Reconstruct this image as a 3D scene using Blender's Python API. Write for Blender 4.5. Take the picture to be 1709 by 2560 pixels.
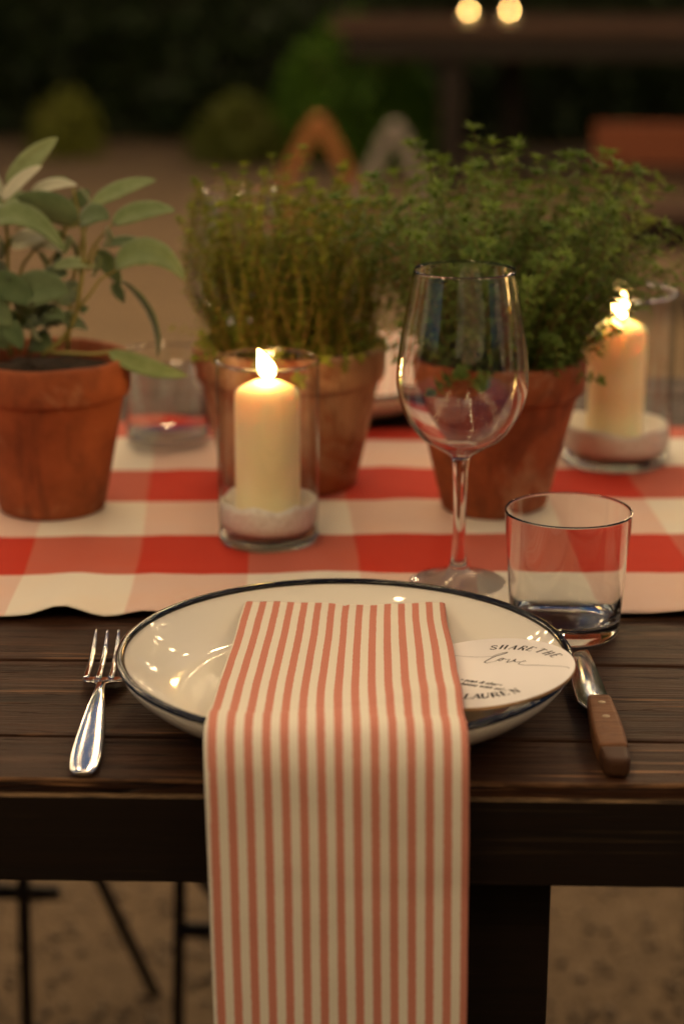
import bpy, bmesh, math, random
from mathutils import Vector, Matrix, Euler, noise

for o in list(bpy.data.objects):
    bpy.data.objects.remove(o, do_unlink=True)
SC = bpy.context.scene
COL = SC.collection
rnd = random.Random(11)
R = math.radians
TZ = 0.75                       # height of the table top

# ------------------------------------------------------------------ camera
cam = bpy.data.cameras.new('camera')
cam.sensor_fit = 'HORIZONTAL'
cam.sensor_width = 24.0
cam.lens = 71.6
cam.clip_start, cam.clip_end = 0.05, 200
cam.dof.use_dof = True
cam.dof.focus_distance = 1.26
cam.dof.aperture_fstop = 3.9
cam_o = bpy.data.objects.new('camera', cam)
COL.objects.link(cam_o)
cam_o.matrix_world = (Matrix.Translation((0, 0, TZ + 0.462)) @ Matrix.Rotation(R(90 - 16.42), 4, 'X')
                      @ Matrix.Rotation(R(0.25), 4, 'Z'))
SC.camera = cam_o

# ------------------------------------------------------------------ dusk sky (the sun is already down)
W = bpy.data.worlds.new('World')
SC.world = W
W.use_nodes = True
wn = W.node_tree.nodes
sky = wn.new('ShaderNodeTexSky')
sky.sky_type = 'NISHITA'
sky.sun_disc = False
sky.sun_elevation = R(1.5)
sky.ozone_density = 4.0                # the blue hour
sky.sun_rotation = R(200)
W.node_tree.links.new(sky.outputs[0], wn['Background'].inputs[0])
wn['Background'].inputs[1].default_value = 0.12

# ------------------------------------------------------------------ render look
SC.view_settings.view_transform = 'Standard'
SC.view_settings.look = 'None'
SC.view_settings.exposure = 0.98
SC.view_settings.gamma = 1.0
SC.render.engine = 'CYCLES'
cy = SC.cycles
cy.use_denoising = True
cy.max_bounces = 14
cy.diffuse_bounces = 3
cy.glossy_bounces = 6
cy.transmission_bounces = 12
cy.transparent_max_bounces = 24
cy.caustics_reflective = False
cy.caustics_refractive = True
cy.sample_clamp_indirect = 12.0
BULB = 44.0                    # brightness of the festoon bulbs

# ------------------------------------------------------------------ helpers
def srgb(r, g, b):
    f = lambda c: c / 12.92 if c <= 0.04045 else ((c + 0.055) / 1.055) ** 2.4
    return (f(r / 255), f(g / 255), f(b / 255), 1)

def link(name, me, mat=None, parent=None, smooth=True):
    o = bpy.data.objects.new(name, me)
    COL.objects.link(o)
    if mat is not None and not me.materials:
        me.materials.append(mat)
    if smooth:
        me.polygons.foreach_set('use_smooth', [True] * len(me.polygons))
    if parent:
        o.parent = parent
    return o

def mesh(name, vs, fs, mat=None, parent=None, smooth=True):
    me = bpy.data.meshes.new(name)
    me.from_pydata(vs, [], fs)
    me.update()
    return link(name, me, mat, parent, smooth)

def thing(name, label, cat, loc=(0, 0, 0), rz=0, group=None):
    o = bpy.data.objects.new(name, None)
    o.empty_display_size = 0.05
    COL.objects.link(o)
    o.location = loc
    o.rotation_euler = (0, 0, rz)
    return tag(o, label, cat, group)

def tag(o, label=None, cat=None, group=None, kind=None):
    for k, v in (('label', label), ('category', cat), ('group', group), ('kind', kind)):
        if v:
            o[k] = v
    return o

def copy_tree(o, parent=None):
    c = o.copy()
    COL.objects.link(c)
    c.parent = parent
    for ch in list(o.children):
        copy_tree(ch, c)
    return c

def lathe_data(prof, seg=64, jitter=None):
    vs, fs, rows = [], [], []
    for (r, z) in prof:
        if r < 1e-6:
            rows.append([len(vs)])
            vs.append((0, 0, z))
        else:
            rows.append(list(range(len(vs), len(vs) + seg)))
            for k in range(seg):
                a = 2 * math.pi * k / seg
                rr, zz = (r, z) if jitter is None else jitter(r, z, a)
                vs.append((rr * math.cos(a), rr * math.sin(a), zz))
    for A, B in zip(rows, rows[1:]):
        if len(A) == 1 and len(B) == 1:
            continue
        for k in range(seg):
            k2 = (k + 1) % seg
            if len(A) == 1:
                fs.append((A[0], B[k2], B[k]))
            elif len(B) == 1:
                fs.append((A[k], A[k2], B[0]))
            else:
                fs.append((A[k], A[k2], B[k2], B[k]))
    return vs, fs

def lathe(name, prof, mat, parent, seg=64, jitter=None):
    vs, fs = lathe_data(prof, seg, jitter)
    return mesh(name, vs, fs, mat, parent)

def smooth_path(pts, n):
    """Catmull-Rom through tuples of any length"""
    pts = [tuple(p) for p in pts]
    P = [pts[0]] + pts + [pts[-1]]
    out = []
    segs = len(pts) - 1
    for i in range(n + 1):
        t = i / n * segs
        k = min(int(t), segs - 1)
        t -= k
        p0, p1, p2, p3 = P[k], P[k + 1], P[k + 2], P[k + 3]
        out.append(tuple(0.5 * (2 * b + (c - a) * t + (2 * a - 5 * b + 4 * c - d) * t * t
                                + (3 * b - a - 3 * c + d) * t ** 3) for a, b, c, d in zip(p0, p1, p2, p3)))
    return out

def tube_data(pts, rads, seg=8, cap=True, base=0):
    vs, fs = [], []
    n = len(pts)
    pts = [Vector(p) for p in pts]
    up = Vector((0.13, 0.31, 0.94))
    for i in range(n):
        d = (pts[min(i + 1, n - 1)] - pts[max(i - 1, 0)])
        d = d.normalized() if d.length > 1e-9 else Vector((0, 0, 1))
        if abs(d.dot(up)) > 0.98:
            up = Vector((1, 0.1, 0)).normalized()
        a = d.cross(up).normalized()
        b = d.cross(a).normalized()
        r = rads[i] if hasattr(rads, '__len__') else rads
        for k in range(seg):
            t = 2 * math.pi * k / seg
            vs.append(tuple(pts[i] + a * (r * math.cos(t)) + b * (r * math.sin(t))))
    for i in range(n - 1):
        for k in range(seg):
            k2 = (k + 1) % seg
            fs.append((base + i * seg + k, base + i * seg + k2, base + (i + 1) * seg + k2, base + (i + 1) * seg + k))
    if cap:
        fs.append(tuple(base + k for k in range(seg))[::-1])
        fs.append(tuple(base + (n - 1) * seg + k for k in range(seg)))
    return vs, fs

def tube(name, pts, rads, mat, parent, seg=8):
    vs, fs = tube_data(pts, rads, seg)
    return mesh(name, vs, fs, mat, parent)

def box_bm(x0, x1, y0, y1, z0, z1, bevel=0.0, cuts=0, wob=0.0, seed=0):
    bm = bmesh.new()
    bmesh.ops.create_cube(bm, size=1)
    for v in bm.verts:
        v.co = Vector((x0 + (v.co.x + .5) * (x1 - x0), y0 + (v.co.y + .5) * (y1 - y0), z0 + (v.co.z + .5) * (z1 - z0)))
    if bevel:
        bmesh.ops.bevel(bm, geom=list(bm.edges), offset=bevel, segments=2, affect='EDGES', profile=0.6)
    if cuts:
        for c in range(1, cuts):
            x = x0 + (x1 - x0) * c / cuts
            bmesh.ops.bisect_plane(bm, geom=list(bm.verts) + list(bm.edges) + list(bm.faces),
                                   plane_co=(x, 0, 0), plane_no=(1, 0, 0))
        for v in bm.verts:
            q = Vector((v.co.x * 6 + seed * 7.3, v.co.y * 3 + seed, v.co.z * 5))
            q2 = Vector((v.co.x * 25 + seed * 3.3, v.co.y * 9 + seed, v.co.z * 9))
            v.co.y += wob * (noise.noise(q) + 0.35 * noise.noise(q2))
            v.co.z += wob * 0.45 * noise.noise(q + Vector((31, 5, 9)))
    bmesh.ops.recalc_face_normals(bm, faces=list(bm.faces))
    return bm

def box(name, dims, mat, parent=None, bevel=0.0, cuts=0, wob=0.0, seed=0):
    bm = box_bm(*dims, bevel=bevel, cuts=cuts, wob=wob, seed=seed)
    me = bpy.data.meshes.new(name)
    bm.to_mesh(me)
    bm.free()
    return link(name, me, mat, parent, smooth=False)

# ------------------------------------------------------------------ materials
def mat(name, col=(.5, .5, .5, 1), rough=.5, metal=0., spec=.5, **kw):
    m = bpy.data.materials.new(name)
    m.use_nodes = True
    b = m.node_tree.nodes['Principled BSDF']
    b.inputs['Base Color'].default_value = col
    b.inputs['Roughness'].default_value = rough
    b.inputs['Metallic'].default_value = metal
    b.inputs['Specular IOR Level'].default_value = spec
    for k, v in kw.items():
        b.inputs[k].default_value = v
    return m

class NT:
    def __init__(s, m):
        s.t = m.node_tree
        s.b = s.t.nodes.get('Principled BSDF')
    def n(s, kind, **kw):
        x = s.t.nodes.new('ShaderNode' + kind)
        for k, v in kw.items():
            setattr(x, k, v)
        return x
    def l(s, a, b):
        s.t.links.new(a, b)
    def val(s, sock, v):
        if hasattr(v, 'is_linked'):
            s.l(v, sock)
        else:
            sock.default_value = v
    def coord(s, out='Object', scale=(1, 1, 1), rand=False):
        tc = s.n('TexCoord')
        mp = s.n('Mapping')
        mp.inputs['Scale'].default_value = scale
        s.l(tc.outputs[out], mp.inputs['Vector'])
        if rand:
            oi = s.n('ObjectInfo')
            mu = s.n('Math', operation='MULTIPLY')
            mu.inputs[1].default_value = 37.0
            s.l(oi.outputs['Random'], mu.inputs[0])
            cb = s.n('CombineXYZ')
            for i in range(3):
                s.l(mu.outputs[0], cb.inputs[i])
            s.l(cb.outputs[0], mp.inputs['Location'])
        return mp.outputs[0]
    def noise(s, vec, scale=5., detail=4., rough=.55, dist=0.):
        x = s.n('TexNoise')
        s.l(vec, x.inputs['Vector'])
        x.inputs['Scale'].default_value = scale
        x.inputs['Detail'].default_value = detail
        x.inputs['Roughness'].default_value = rough
        x.inputs['Distortion'].default_value = dist
        return x.outputs['Fac']
    def ramp(s, fac, stops, interp='LINEAR'):
        x = s.n('ValToRGB')
        x.color_ramp.interpolation = interp
        el = x.color_ramp.elements
        while len(el) < len(stops):
            el.new(0.5)
        for e, (p, c) in zip(el, stops):
            e.position = p
            e.color = c if len(c) == 4 else (*c, 1)
        s.l(fac, x.inputs[0])
        return x.outputs[0]
    def mix(s, fac, a, b, mode='MIX'):
        x = s.n('MixRGB', blend_type=mode)
        s.val(x.inputs[0], fac)
        s.val(x.inputs[1], a)
        s.val(x.inputs[2], b)
        return x.outputs[0]
    def math(s, op, a, b=0.):
        x = s.n('Math', operation=op)
        s.val(x.inputs[0], a)
        s.val(x.inputs[1], b)
        return x.outputs[0]
    def bump(s, h, strength=.3, dist=.01):
        x = s.n('Bump')
        x.inputs['Strength'].default_value = strength
        x.inputs['Distance'].default_value = dist
        s.l(h, x.inputs['Height'])
        s.l(x.outputs[0], s.b.inputs['Normal'])

def G(v):
    return (v, v, v, 1)

def wood_mat(name, dark, light, worn, worn_amt=.5, rough=.42, sx=1.3, sy=34., bump=.35, spec=.22):
    m = mat(name, rough=rough, spec=spec)
    t = NT(m)
    v = t.coord('Object', (sx, sy, sy), rand=True)
    g1 = t.noise(v, 3.2, 8, .62, .5)
    v2 = t.coord('Object', (sx * 1.7, sy * 6, sy * 6), rand=True)
    g2 = t.noise(v2, 2.2, 5, .6)
    base = t.mix(t.math('MULTIPLY', g2, .7), t.ramp(g1, [(.3, dark), (.7, light)]), dark)
    v3 = t.coord('Object', (sx * 2.2, sy * 4.5, sy * 4.5), rand=True)
    g3 = t.noise(v3, 1.6, 3, .5)
    patch = t.noise(t.coord('Object', (2.2, 7, 7), rand=True), 2.4, 3, .6)
    w = t.math('MULTIPLY', t.ramp(g3, [(.60, G(0)), (.67, G(1))]), t.ramp(patch, [(.52, G(0)), (.64, G(1))]))
    base = t.mix(t.math('MULTIPLY', w, worn_amt), base, worn)
    v4 = t.coord('Object', (sx * .8, sy * 1.6, sy * 1.6), rand=True)
    cr = t.noise(v4, 2.3, 2, .5)
    crack = t.ramp(t.math('ABSOLUTE', t.math('SUBTRACT', cr, .5)), [(.0, G(0)), (.014, G(1))])
    crk = t.math('MULTIPLY', t.math('SUBTRACT', 1., crack), t.ramp(t.noise(t.coord('Object', (1.5, 5, 5), rand=True), 2.1, 2, .5), [(.46, G(0)), (.56, G(.9))]))
    t.l(t.mix(crk, base, (.004, .002, .0015, 1)), t.b.inputs['Base Color'])
    h = t.math('ADD', t.math('MULTIPLY', g2, .35), t.math('ADD', t.math('MULTIPLY', g1, .5), t.math('MULTIPLY', crack, .55)))
    t.bump(h, bump, .004)
    t.l(t.ramp(g1, [(.2, G(rough + .16)), (.8, G(rough - .04))]), t.b.inputs['Roughness'])
    return m

M = {}
M['table'] = wood_mat('dark_stained_wood', (.012, .0042, .002, 1), (.090, .035, .015, 1), (.40, .20, .09, 1), .8, .50, 2.4, 36., bump=.8, spec=.15)
M['table_frame'] = wood_mat('dark_frame_wood', (.006, .0032, .002, 1), (.014, .007, .0042, 1), (.20, .13, .07, 1), .10, .55, bump=.15)
def lit_worn_arris(src, name, axis_tests, col):  # pale edge strip: plank wear, and the apron's highlight put into colour
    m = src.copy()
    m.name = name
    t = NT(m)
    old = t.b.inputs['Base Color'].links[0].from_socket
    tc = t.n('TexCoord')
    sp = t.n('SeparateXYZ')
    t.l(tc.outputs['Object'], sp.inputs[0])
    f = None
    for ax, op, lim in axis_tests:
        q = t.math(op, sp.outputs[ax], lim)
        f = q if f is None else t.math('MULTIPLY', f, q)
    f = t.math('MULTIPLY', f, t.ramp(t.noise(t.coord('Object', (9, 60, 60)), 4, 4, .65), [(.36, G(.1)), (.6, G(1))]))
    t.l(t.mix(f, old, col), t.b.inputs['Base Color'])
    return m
M['front_apron'] = lit_worn_arris(M['table_frame'], 'dark_frame_wood_lit_worn_edge', [(2, 'GREATER_THAN', TZ - .0093)], (.20, .125, .062, 1))  # thin highlight along the apron's top edge, painted in with its wear
M['front_plank'] = lit_worn_arris(M['table'], 'dark_stained_wood_worn_edge', [(1, 'LESS_THAN', .0018), (2, 'GREATER_THAN', TZ - .0020)], (.17, .085, .037, 1))
M['bench'] = wood_mat('brown_bench_wood', (.04, .02, .012, 1), (.08, .042, .026, 1), (.2, .12, .07, 1), .2, .6)
M['bench_red'] = wood_mat('red_bench_wood', (.12, .035, .014, 1), (.21, .06, .025, 1), (.2, .12, .07, 1), .1, .6)
M['trestle'] = wood_mat('orange_trestle_wood', (.24, .09, .028, 1), (.36, .15, .05, 1), (.4, .22, .1, 1), .2, .6)
M['trestle_grey'] = wood_mat('grey_trestle_wood', (.16, .135, .115, 1), (.25, .22, .19, 1), (.3, .27, .24, 1), .2, .6)
M['knife_wood'] = wood_mat('knife_handle_wood', (.11, .045, .02, 1), (.27, .12, .05, 1), (.42, .24, .12, 1), .4, .55, 14., 150., .2)
M['knife_end'] = mat('dark_worn_wood', (.055, .023, .011, 1), .6, spec=.2)

def terracotta(name, stain):
    m = mat(name, rough=.82, spec=.25)
    t = NT(m)
    v = t.coord('Object', rand=True)
    a = t.noise(v, 22, 5, .6)
    c = t.ramp(a, [(.3, (.19, .048, .016, 1)), (.7, (.36, .098, .034, 1))])
    b = t.noise(v, 9, 6, .65, .6)
    k = .62 - stain * .20
    c = t.mix(t.ramp(b, [(k, G(0)), (k + .14, G(.38 + .45 * stain))]), c, (.52, .33, .20, 1))
    e2 = t.noise(t.coord('Object', (1, 1, .35), rand=True), 30, 5, .7, 1.2)
    c = t.mix(t.ramp(e2, [(.5, G(0)), (.66, G(.55))]), c, (.12, .034, .016, 1))
    d = t.noise(v, 34, 6, .7, .3)
    c = t.mix(t.ramp(d, [(.56, G(0)), (.72, G(.5))]), c, (.13, .035, .015, 1))
    t.l(c, t.b.inputs['Base Color'])
    t.bump(t.noise(v, 260, 4, .6), .25, .002)
    return m
M['pot'] = terracotta('terracotta', .4)
M['pot_old'] = terracotta('weathered_terracotta', 1.0)

m = M['soil'] = mat('potting_soil', rough=.95, spec=.1)
t = NT(m)
v = t.coord('Object')
t.l(t.ramp(t.noise(v, 150, 5, .7), [(.35, (.008, .005, .003, 1)), (.62, (.04, .022, .012, 1)), (.75, (.14, .07, .035, 1))]), t.b.inputs['Base Color'])
t.bump(t.noise(v, 240, 3, .6), .8, .004)

def leaf_mat(name, c0, c1, back=None, trans=.25, rough=.6):
    m = bpy.data.materials.new(name)
    m.use_nodes = True
    t = NT(m)
    b = t.b
    oi = t.n('ObjectInfo')
    v = t.coord('Object')
    nz = t.noise(v, 90, 3, .6)
    f = t.math('ADD', t.math('MULTIPLY', nz, .7), t.math('MULTIPLY', oi.outputs['Random'], .45))
    c = t.ramp(f, [(.25, c0), (.85, c1)])
    if back:
        ge = t.n('NewGeometry')
        c = t.mix(ge.outputs['Backfacing'], c, back)
    t.l(c, b.inputs['Base Color'])
    b.inputs['Roughness'].default_value = rough
    b.inputs['Specular IOR Level'].default_value = .3
    if back:
        b.inputs['Sheen Weight'].default_value = .35
        t.bump(t.noise(t.coord('Object'), 420, 3, .6), .5, .0012)
    tr = t.n('BsdfTranslucent')
    t.l(t.mix(1., c, (1.0, 1.0, .55, 1), 'MULTIPLY'), tr.inputs['Color'])
    mx = t.n('MixShader')
    mx.inputs[0].default_value = trans
    t.l(b.outputs[0], mx.inputs[1])
    t.l(tr.outputs[0], mx.inputs[2])
    t.l(mx.outputs[0], t.t.nodes['Material Output'].inputs[0])
    return m
M['sage'] = leaf_mat('sage_leaf', (.16, .22, .08, 1), (.31, .37, .18, 1), (.46, .47, .33, 1), .22, .8)
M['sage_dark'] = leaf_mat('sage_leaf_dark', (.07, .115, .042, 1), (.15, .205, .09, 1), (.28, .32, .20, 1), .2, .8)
M['sage_pale'] = leaf_mat('sage_leaf_pale', (.46, .46, .31, 1), (.62, .60, .44, 1), (.16, .22, .07, 1), .22, .8)
M['sage_stem'] = mat('sage_stem', (.22, .19, .045, 1), .7)
M['thyme'] = leaf_mat('thyme_leaf', (.11, .165, .018, 1), (.33, .37, .05, 1), None, .42)
M['thyme_stem'] = mat('thyme_stem', (.34, .18, .05, 1), .75)
M['savory'] = leaf_mat('savory_leaf', (.07, .13, .022, 1), (.21, .29, .055, 1), None, .35)
M['savory_stem'] = mat('savory_stem', (.20, .13, .05, 1), .7)

# glass
def clear_glass(name, tint=(1, 1, 1, 1), ior=1.5):
    m = bpy.data.materials.new(name)
    m.use_nodes = True
    t = NT(m)
    g = t.n('BsdfGlass')
    g.inputs['Color'].default_value = tint
    g.inputs['Roughness'].default_value = 0.0
    g.inputs['IOR'].default_value = ior
    t.l(g.outputs[0], t.t.nodes['Material Output'].inputs[0])
    return m
M['glass'] = clear_glass('clear_glass', (.985, .99, .985, 1))
M['glass_thick'] = clear_glass('thick_glass', (.95, .97, .96, 1))

m = M['glass_thin'] = bpy.data.materials.new('thin_glass')        # a thin wall hardly bends light
m.use_nodes = True
t = NT(m)
lw = t.n('LayerWeight')
lw.inputs['Blend'].default_value = .5
tr = t.n('BsdfTransparent')
t.l(t.ramp(lw.outputs['Facing'], [(0, (.985, .99, .985, 1)), (.40, (.975, .98, .975, 1)), (.72, (.80, .82, .80, 1)), (1, (.36, .38, .36, 1))]), tr.inputs[0])
gl = t.n('BsdfGlossy')
gl.inputs['Roughness'].default_value = .01
mx = t.n('MixShader')
t.l(t.math('ADD', .06, t.math('MULTIPLY', .9, t.math('POWER', lw.outputs['Facing'], 5.))), mx.inputs[0])
t.l(tr.outputs[0], mx.inputs[1])
t.l(gl.outputs[0], mx.inputs[2])
t.l(mx.outputs[0], t.t.nodes['Material Output'].inputs[0])

M['enamel'] = mat('cream_enamel', (.82, .775, .67, 1), .05, spec=.5)
M['enamel_rim'] = mat('black_enamel', (.004, .004, .006, 1), .12, spec=.35)
M['steel'] = mat('polished_steel', (.72, .71, .69, 1), .10, 1.0)
t = NT(M['steel'])
st = t.noise(t.coord('Object', (60, 9, 60)), 12, 4, .7)
t.l(t.ramp(st, [(.3, G(.07)), (.75, G(.19))]), t.b.inputs['Roughness'])
M['rivet'] = mat('brass_rivet', (.36, .27, .18, 1), .45, 1.0)
M['metal_dark'] = mat('black_metal', (.045, .032, .024, 1), .6, .3)

m = M['wax'] = mat('ivory_wax', (.93, .80, .50, 1), .42, spec=.35)
b = m.node_tree.nodes['Principled BSDF']
b.inputs['Subsurface Weight'].default_value = 1.0
b.inputs['Subsurface Radius'].default_value = (.80, .64, .42)
b.inputs['Subsurface Scale'].default_value = .022
M['wick'] = mat('burnt_wick', (.01, .008, .006, 1), .9)
m = M['sand'] = mat('white_sand', (.85, .78, .68, 1), .9, spec=.2)
t = NT(m)
sn = t.noise(t.coord('Object'), 260, 4, .7)
t.l(t.ramp(sn, [(.3, (.74, .67, .58, 1)), (.6, (.90, .86, .79, 1))]), t.b.inputs['Base Color'])
t.bump(sn, .7, .003)

def emit(name, col, s):
    m = bpy.data.materials.new(name)
    m.use_nodes = True
    t = NT(m)
    e = t.n('Emission')
    e.inputs[0].default_value = col
    e.inputs[1].default_value = s
    t.l(e.outputs[0], t.t.nodes['Material Output'].inputs[0])
    return m
M['flame'] = emit('candle_flame', (1, .56, .17, 1), 60)
M['bulb'] = emit('warm_bulb', (1, .70, .36, 1), BULB)

# woven cloths: stripes follow the cloth through its UV map
m = M['gingham'] = mat('gingham_cotton', rough=.9, spec=.15)
t = NT(m)
uv = t.n('UVMap')
sp = t.n('SeparateXYZ')
t.l(uv.outputs[0], sp.inputs[0])
wv = t.math('MULTIPLY', t.math('SUBTRACT', t.noise(t.coord('UV', (1, 1, 1)), 9, 2, .5), .5), .004)
def square(src, period, off):
    fr_ = t.math('FRACT', t.math('DIVIDE', t.math('ADD', t.math('ADD', src, wv), off), period))
    return t.ramp(fr_, [(0, G(0)), (.494, G(0)), (.506, G(1)), (.994, G(1))])
cols = square(sp.outputs[0], .1614, .155 + .1614 * 10 + .0807)   # red columns
rows = square(sp.outputs[1], .191, .0955 + .191 * 4 - .088)        # red rows, counted from the front hem
c = t.mix(cols, (.73, .67, .57, 1), (.68, .49, .41, 1))
cr_ = t.mix(cols, (.50, .125, .085, 1), (.50, .042, .022, 1))
c = t.mix(rows, c, cr_)
fade = t.noise(t.coord('UV'), 14, 4, .6)
c = t.mix(t.ramp(fade, [(.45, G(0)), (.8, G(.35))]), c, (.70, .34, .16, 1), 'SOFT_LIGHT')
t.l(c, t.b.inputs['Base Color'])
t.bump(t.noise(t.coord('UV', (1, 1, 1)), 900, 2, .5), .2, .001)

m = M['stripe'] = mat('striped_linen', rough=.92, spec=.1)
t = NT(m)
uv = t.n('UVMap')
sp = t.n('SeparateXYZ')
t.l(uv.outputs[0], sp.inputs[0])
ed = t.math('MULTIPLY', t.math('SUBTRACT', t.noise(t.coord('UV', (8, 60, 1)), 5, 2, .5), .5), .07)
fr_ = t.math('FRACT', t.math('ADD', t.math('DIVIDE', t.math('ADD', sp.outputs[0], -.025), .0688), t.math('ADD', ed, 2.5)))
st = t.ramp(fr_, [(0, G(0)), (.24, G(0)), (.275, G(1)), (.725, G(1)), (.76, G(0))])
wvn = t.noise(t.coord('UV', (90, 420, 1)), 3, 3, .6)
red = t.ramp(wvn, [(.3, (.50, .180, .125, 1)), (.7, (.64, .27, .20, 1))])
wht = t.ramp(wvn, [(.3, (.70, .64, .53, 1)), (.7, (.80, .74, .63, 1))])
t.l(t.mix(st, wht, red), t.b.inputs['Base Color'])
t.bump(t.math('ADD', t.noise(t.coord('UV', (1, 2, 1)), 420, 2, .5), t.math('MULTIPLY', t.noise(t.coord('UV', (3, 3, 1)), 2.5, 3, .5), 3.)), .12, .0015)

M['card'] = mat('card_face', (.84, .80, .77, 1), .6)
M['card_edge'] = mat('card_wood_edge', (.45, .27, .13, 1), .7)
M['ink'] = mat('black_ink', (.02, .018, .016, 1), .7)

m = M['ground'] = mat('gravel_ground', rough=.95, spec=.1)
t = NT(m)
v = t.coord('Object')
a = t.noise(v, 3.2, 6, .6)
b_ = t.noise(v, 26, 6, .75)
c = t.ramp(b_, [(.3, (.165, .112, .066, 1)), (.55, (.24, .165, .097, 1)), (.8, (.31, .225, .14, 1))])
t.l(t.mix(t.ramp(a, [(.35, G(0)), (.7, G(.45))]), c, (.15, .11, .07, 1)), t.b.inputs['Base Color'])
t.bump(t.noise(v, 60, 5, .7), .8, .02)
M['stone'] = mat('gravel_stone', (.27, .19, .12, 1), .9)
t = NT(M['stone'])
t.l(t.ramp(t.noise(t.coord('Object'), 30, 1, .5), [(.35, (.14, .10, .064, 1)), (.5, (.21, .15, .095, 1)), (.7, (.32, .24, .16, 1))]), t.b.inputs['Base Color'])
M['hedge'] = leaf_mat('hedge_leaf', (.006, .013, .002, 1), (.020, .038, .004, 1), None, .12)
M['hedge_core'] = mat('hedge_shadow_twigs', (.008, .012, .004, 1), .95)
M['shrub'] = leaf_mat('shrub_leaf', (.07, .085, .012, 1), (.13, .14, .018, 1), None, .2)

M['bush'] = leaf_mat('lit_hedge_leaf', (.045, .11, .008, 1), (.10, .20, .016, 1), None, .25)  # brighter green: the lit patch of hedge put into leaf colour

# ------------------------------------------------------------------ ground
g = mesh('ground', [(-60, -30, 0), (60, -30, 0), (60, 60, 0), (-60, 60, 0)], [(0, 1, 2, 3)], M['ground'], smooth=False)
tag(g, 'beige gravel and packed earth of the garden courtyard', 'ground', kind='structure')
vs, fs = [], []
for i in range(9000):
    x, y = rnd.uniform(-1.4, 1.4), rnd.uniform(1.5, 4.2)
    s = rnd.uniform(.003, .009)
    k = len(vs)
    q = Euler((rnd.random() * 6, rnd.random() * 6, rnd.random() * 6)).to_matrix()
    for d in ((1, 0, 0), (-1, 0, 0), (0, 1, 0), (0, -1, 0), (0, 0, 1), (0, 0, -1)):
        p = q @ Vector(d) * s * rnd.uniform(.6, 1.1)
        vs.append((x + p.x, y + p.y, .4 * s + p.z * .7))
    fs += [(k + a_, k + b2, k + c2) for a_, b2, c2 in ((0, 2, 4), (2, 1, 4), (1, 3, 4), (3, 0, 4), (2, 0, 5), (1, 2, 5), (3, 1, 5), (0, 3, 5))]
tag(mesh('gravel', vs, fs, M['stone']), 'loose gravel stones lying under the dining table', 'gravel', kind='stuff')

# ------------------------------------------------------------------ hedge and shrubs
def leaf_cloud(n, fn, size, seed):
    r = random.Random(seed)
    vs, fs = [], []
    for i in range(n):
        p = Vector(fn(r))
        s = size * r.uniform(.6, 1.4)
        q = Euler((r.uniform(-1.2, 1.2), r.uniform(-1.2, 1.2), r.random() * 6.28)).to_matrix()
        k = len(vs)
        for d in ((-.5, 0, 0), (0, -.32, .05), (.6, 0, -.05), (0, .32, .05)):
            vs.append(tuple(p + q @ Vector(d) * s))
        fs.append((k, k + 1, k + 2, k + 3))
    return vs, fs

hd = thing('hedge', 'tall dark green hedge closing off the garden behind everything', 'hedge', (0, 11.4, 0))
def hedge_pt(r):
    x, z = r.uniform(-9, 9), r.uniform(.02, 3.4) if r.random() < .5 else r.uniform(.02, 2.0)
    d = .35 * noise.noise(Vector((x * .9, z * .9, 3))) + .25 * noise.noise(Vector((x * 2.6, z * 2.6, 8)))
    return (x, -.28 - d + r.uniform(-.12, .12), z)
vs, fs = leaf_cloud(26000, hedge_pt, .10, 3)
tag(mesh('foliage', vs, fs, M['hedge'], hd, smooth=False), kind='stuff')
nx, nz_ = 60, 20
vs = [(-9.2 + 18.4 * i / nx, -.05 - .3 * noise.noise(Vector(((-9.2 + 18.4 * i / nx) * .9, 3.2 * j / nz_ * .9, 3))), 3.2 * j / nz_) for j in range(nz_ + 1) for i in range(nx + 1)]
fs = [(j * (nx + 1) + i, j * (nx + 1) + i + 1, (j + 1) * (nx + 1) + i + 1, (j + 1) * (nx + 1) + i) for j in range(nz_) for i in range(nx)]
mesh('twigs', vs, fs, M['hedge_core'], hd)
sky_blocker = copy_tree(hd)  # hedge copy added out of view, keeps sky reflections off the glasses
sky_blocker.location = (0, -6.5, 0)
sky_blocker.rotation_euler = (0, 0, math.pi)
sky_blocker.scale = (1, 1, 2.1)
sky_blocker['label'] = 'unseen dark hedge added behind the diner to block the low sky'

def shrub(loc, rx, rz, n, seed, label, mt):
    s = thing('shrub', label, 'shrub', loc)
    def fn(r):
        while True:
            p = Vector((r.uniform(-1, 1), r.uniform(-1, 1), r.uniform(0, 1)))
            if .35 < p.length < 1:
                return (p.x * rx, p.y * rx, p.z * rz)
    vs, fs = leaf_cloud(n, fn, .07, seed)
    tag(mesh('crown', vs, fs, mt, s, smooth=False), kind='stuff')
    for k in range(5):
        a = k * 1.3
        tube('stem', [(0, 0, -.01), (.3 * rx * math.cos(a), .3 * rx * math.sin(a), rz * .4), (.6 * rx * math.cos(a), .6 * rx * math.sin(a), rz * .75)], [.012, .008, .004], M['savory_stem'], s, 5)
shrub((-1.42, 10.55, 0), .20, .33, 900, 5, 'low yellowish green shrub at the foot of the dark hedge', M['shrub'])
shrub((-.52, 10.3, 0), .26, .34, 900, 6, 'low olive shrub behind the orange wooden trestle', M['shrub'])

shrub((.06, 10.5, 0), .46, .74, 2600, 7, 'rounded green bush added as the lit patch of hedge behind the grey trestle', M['bush'])

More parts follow.
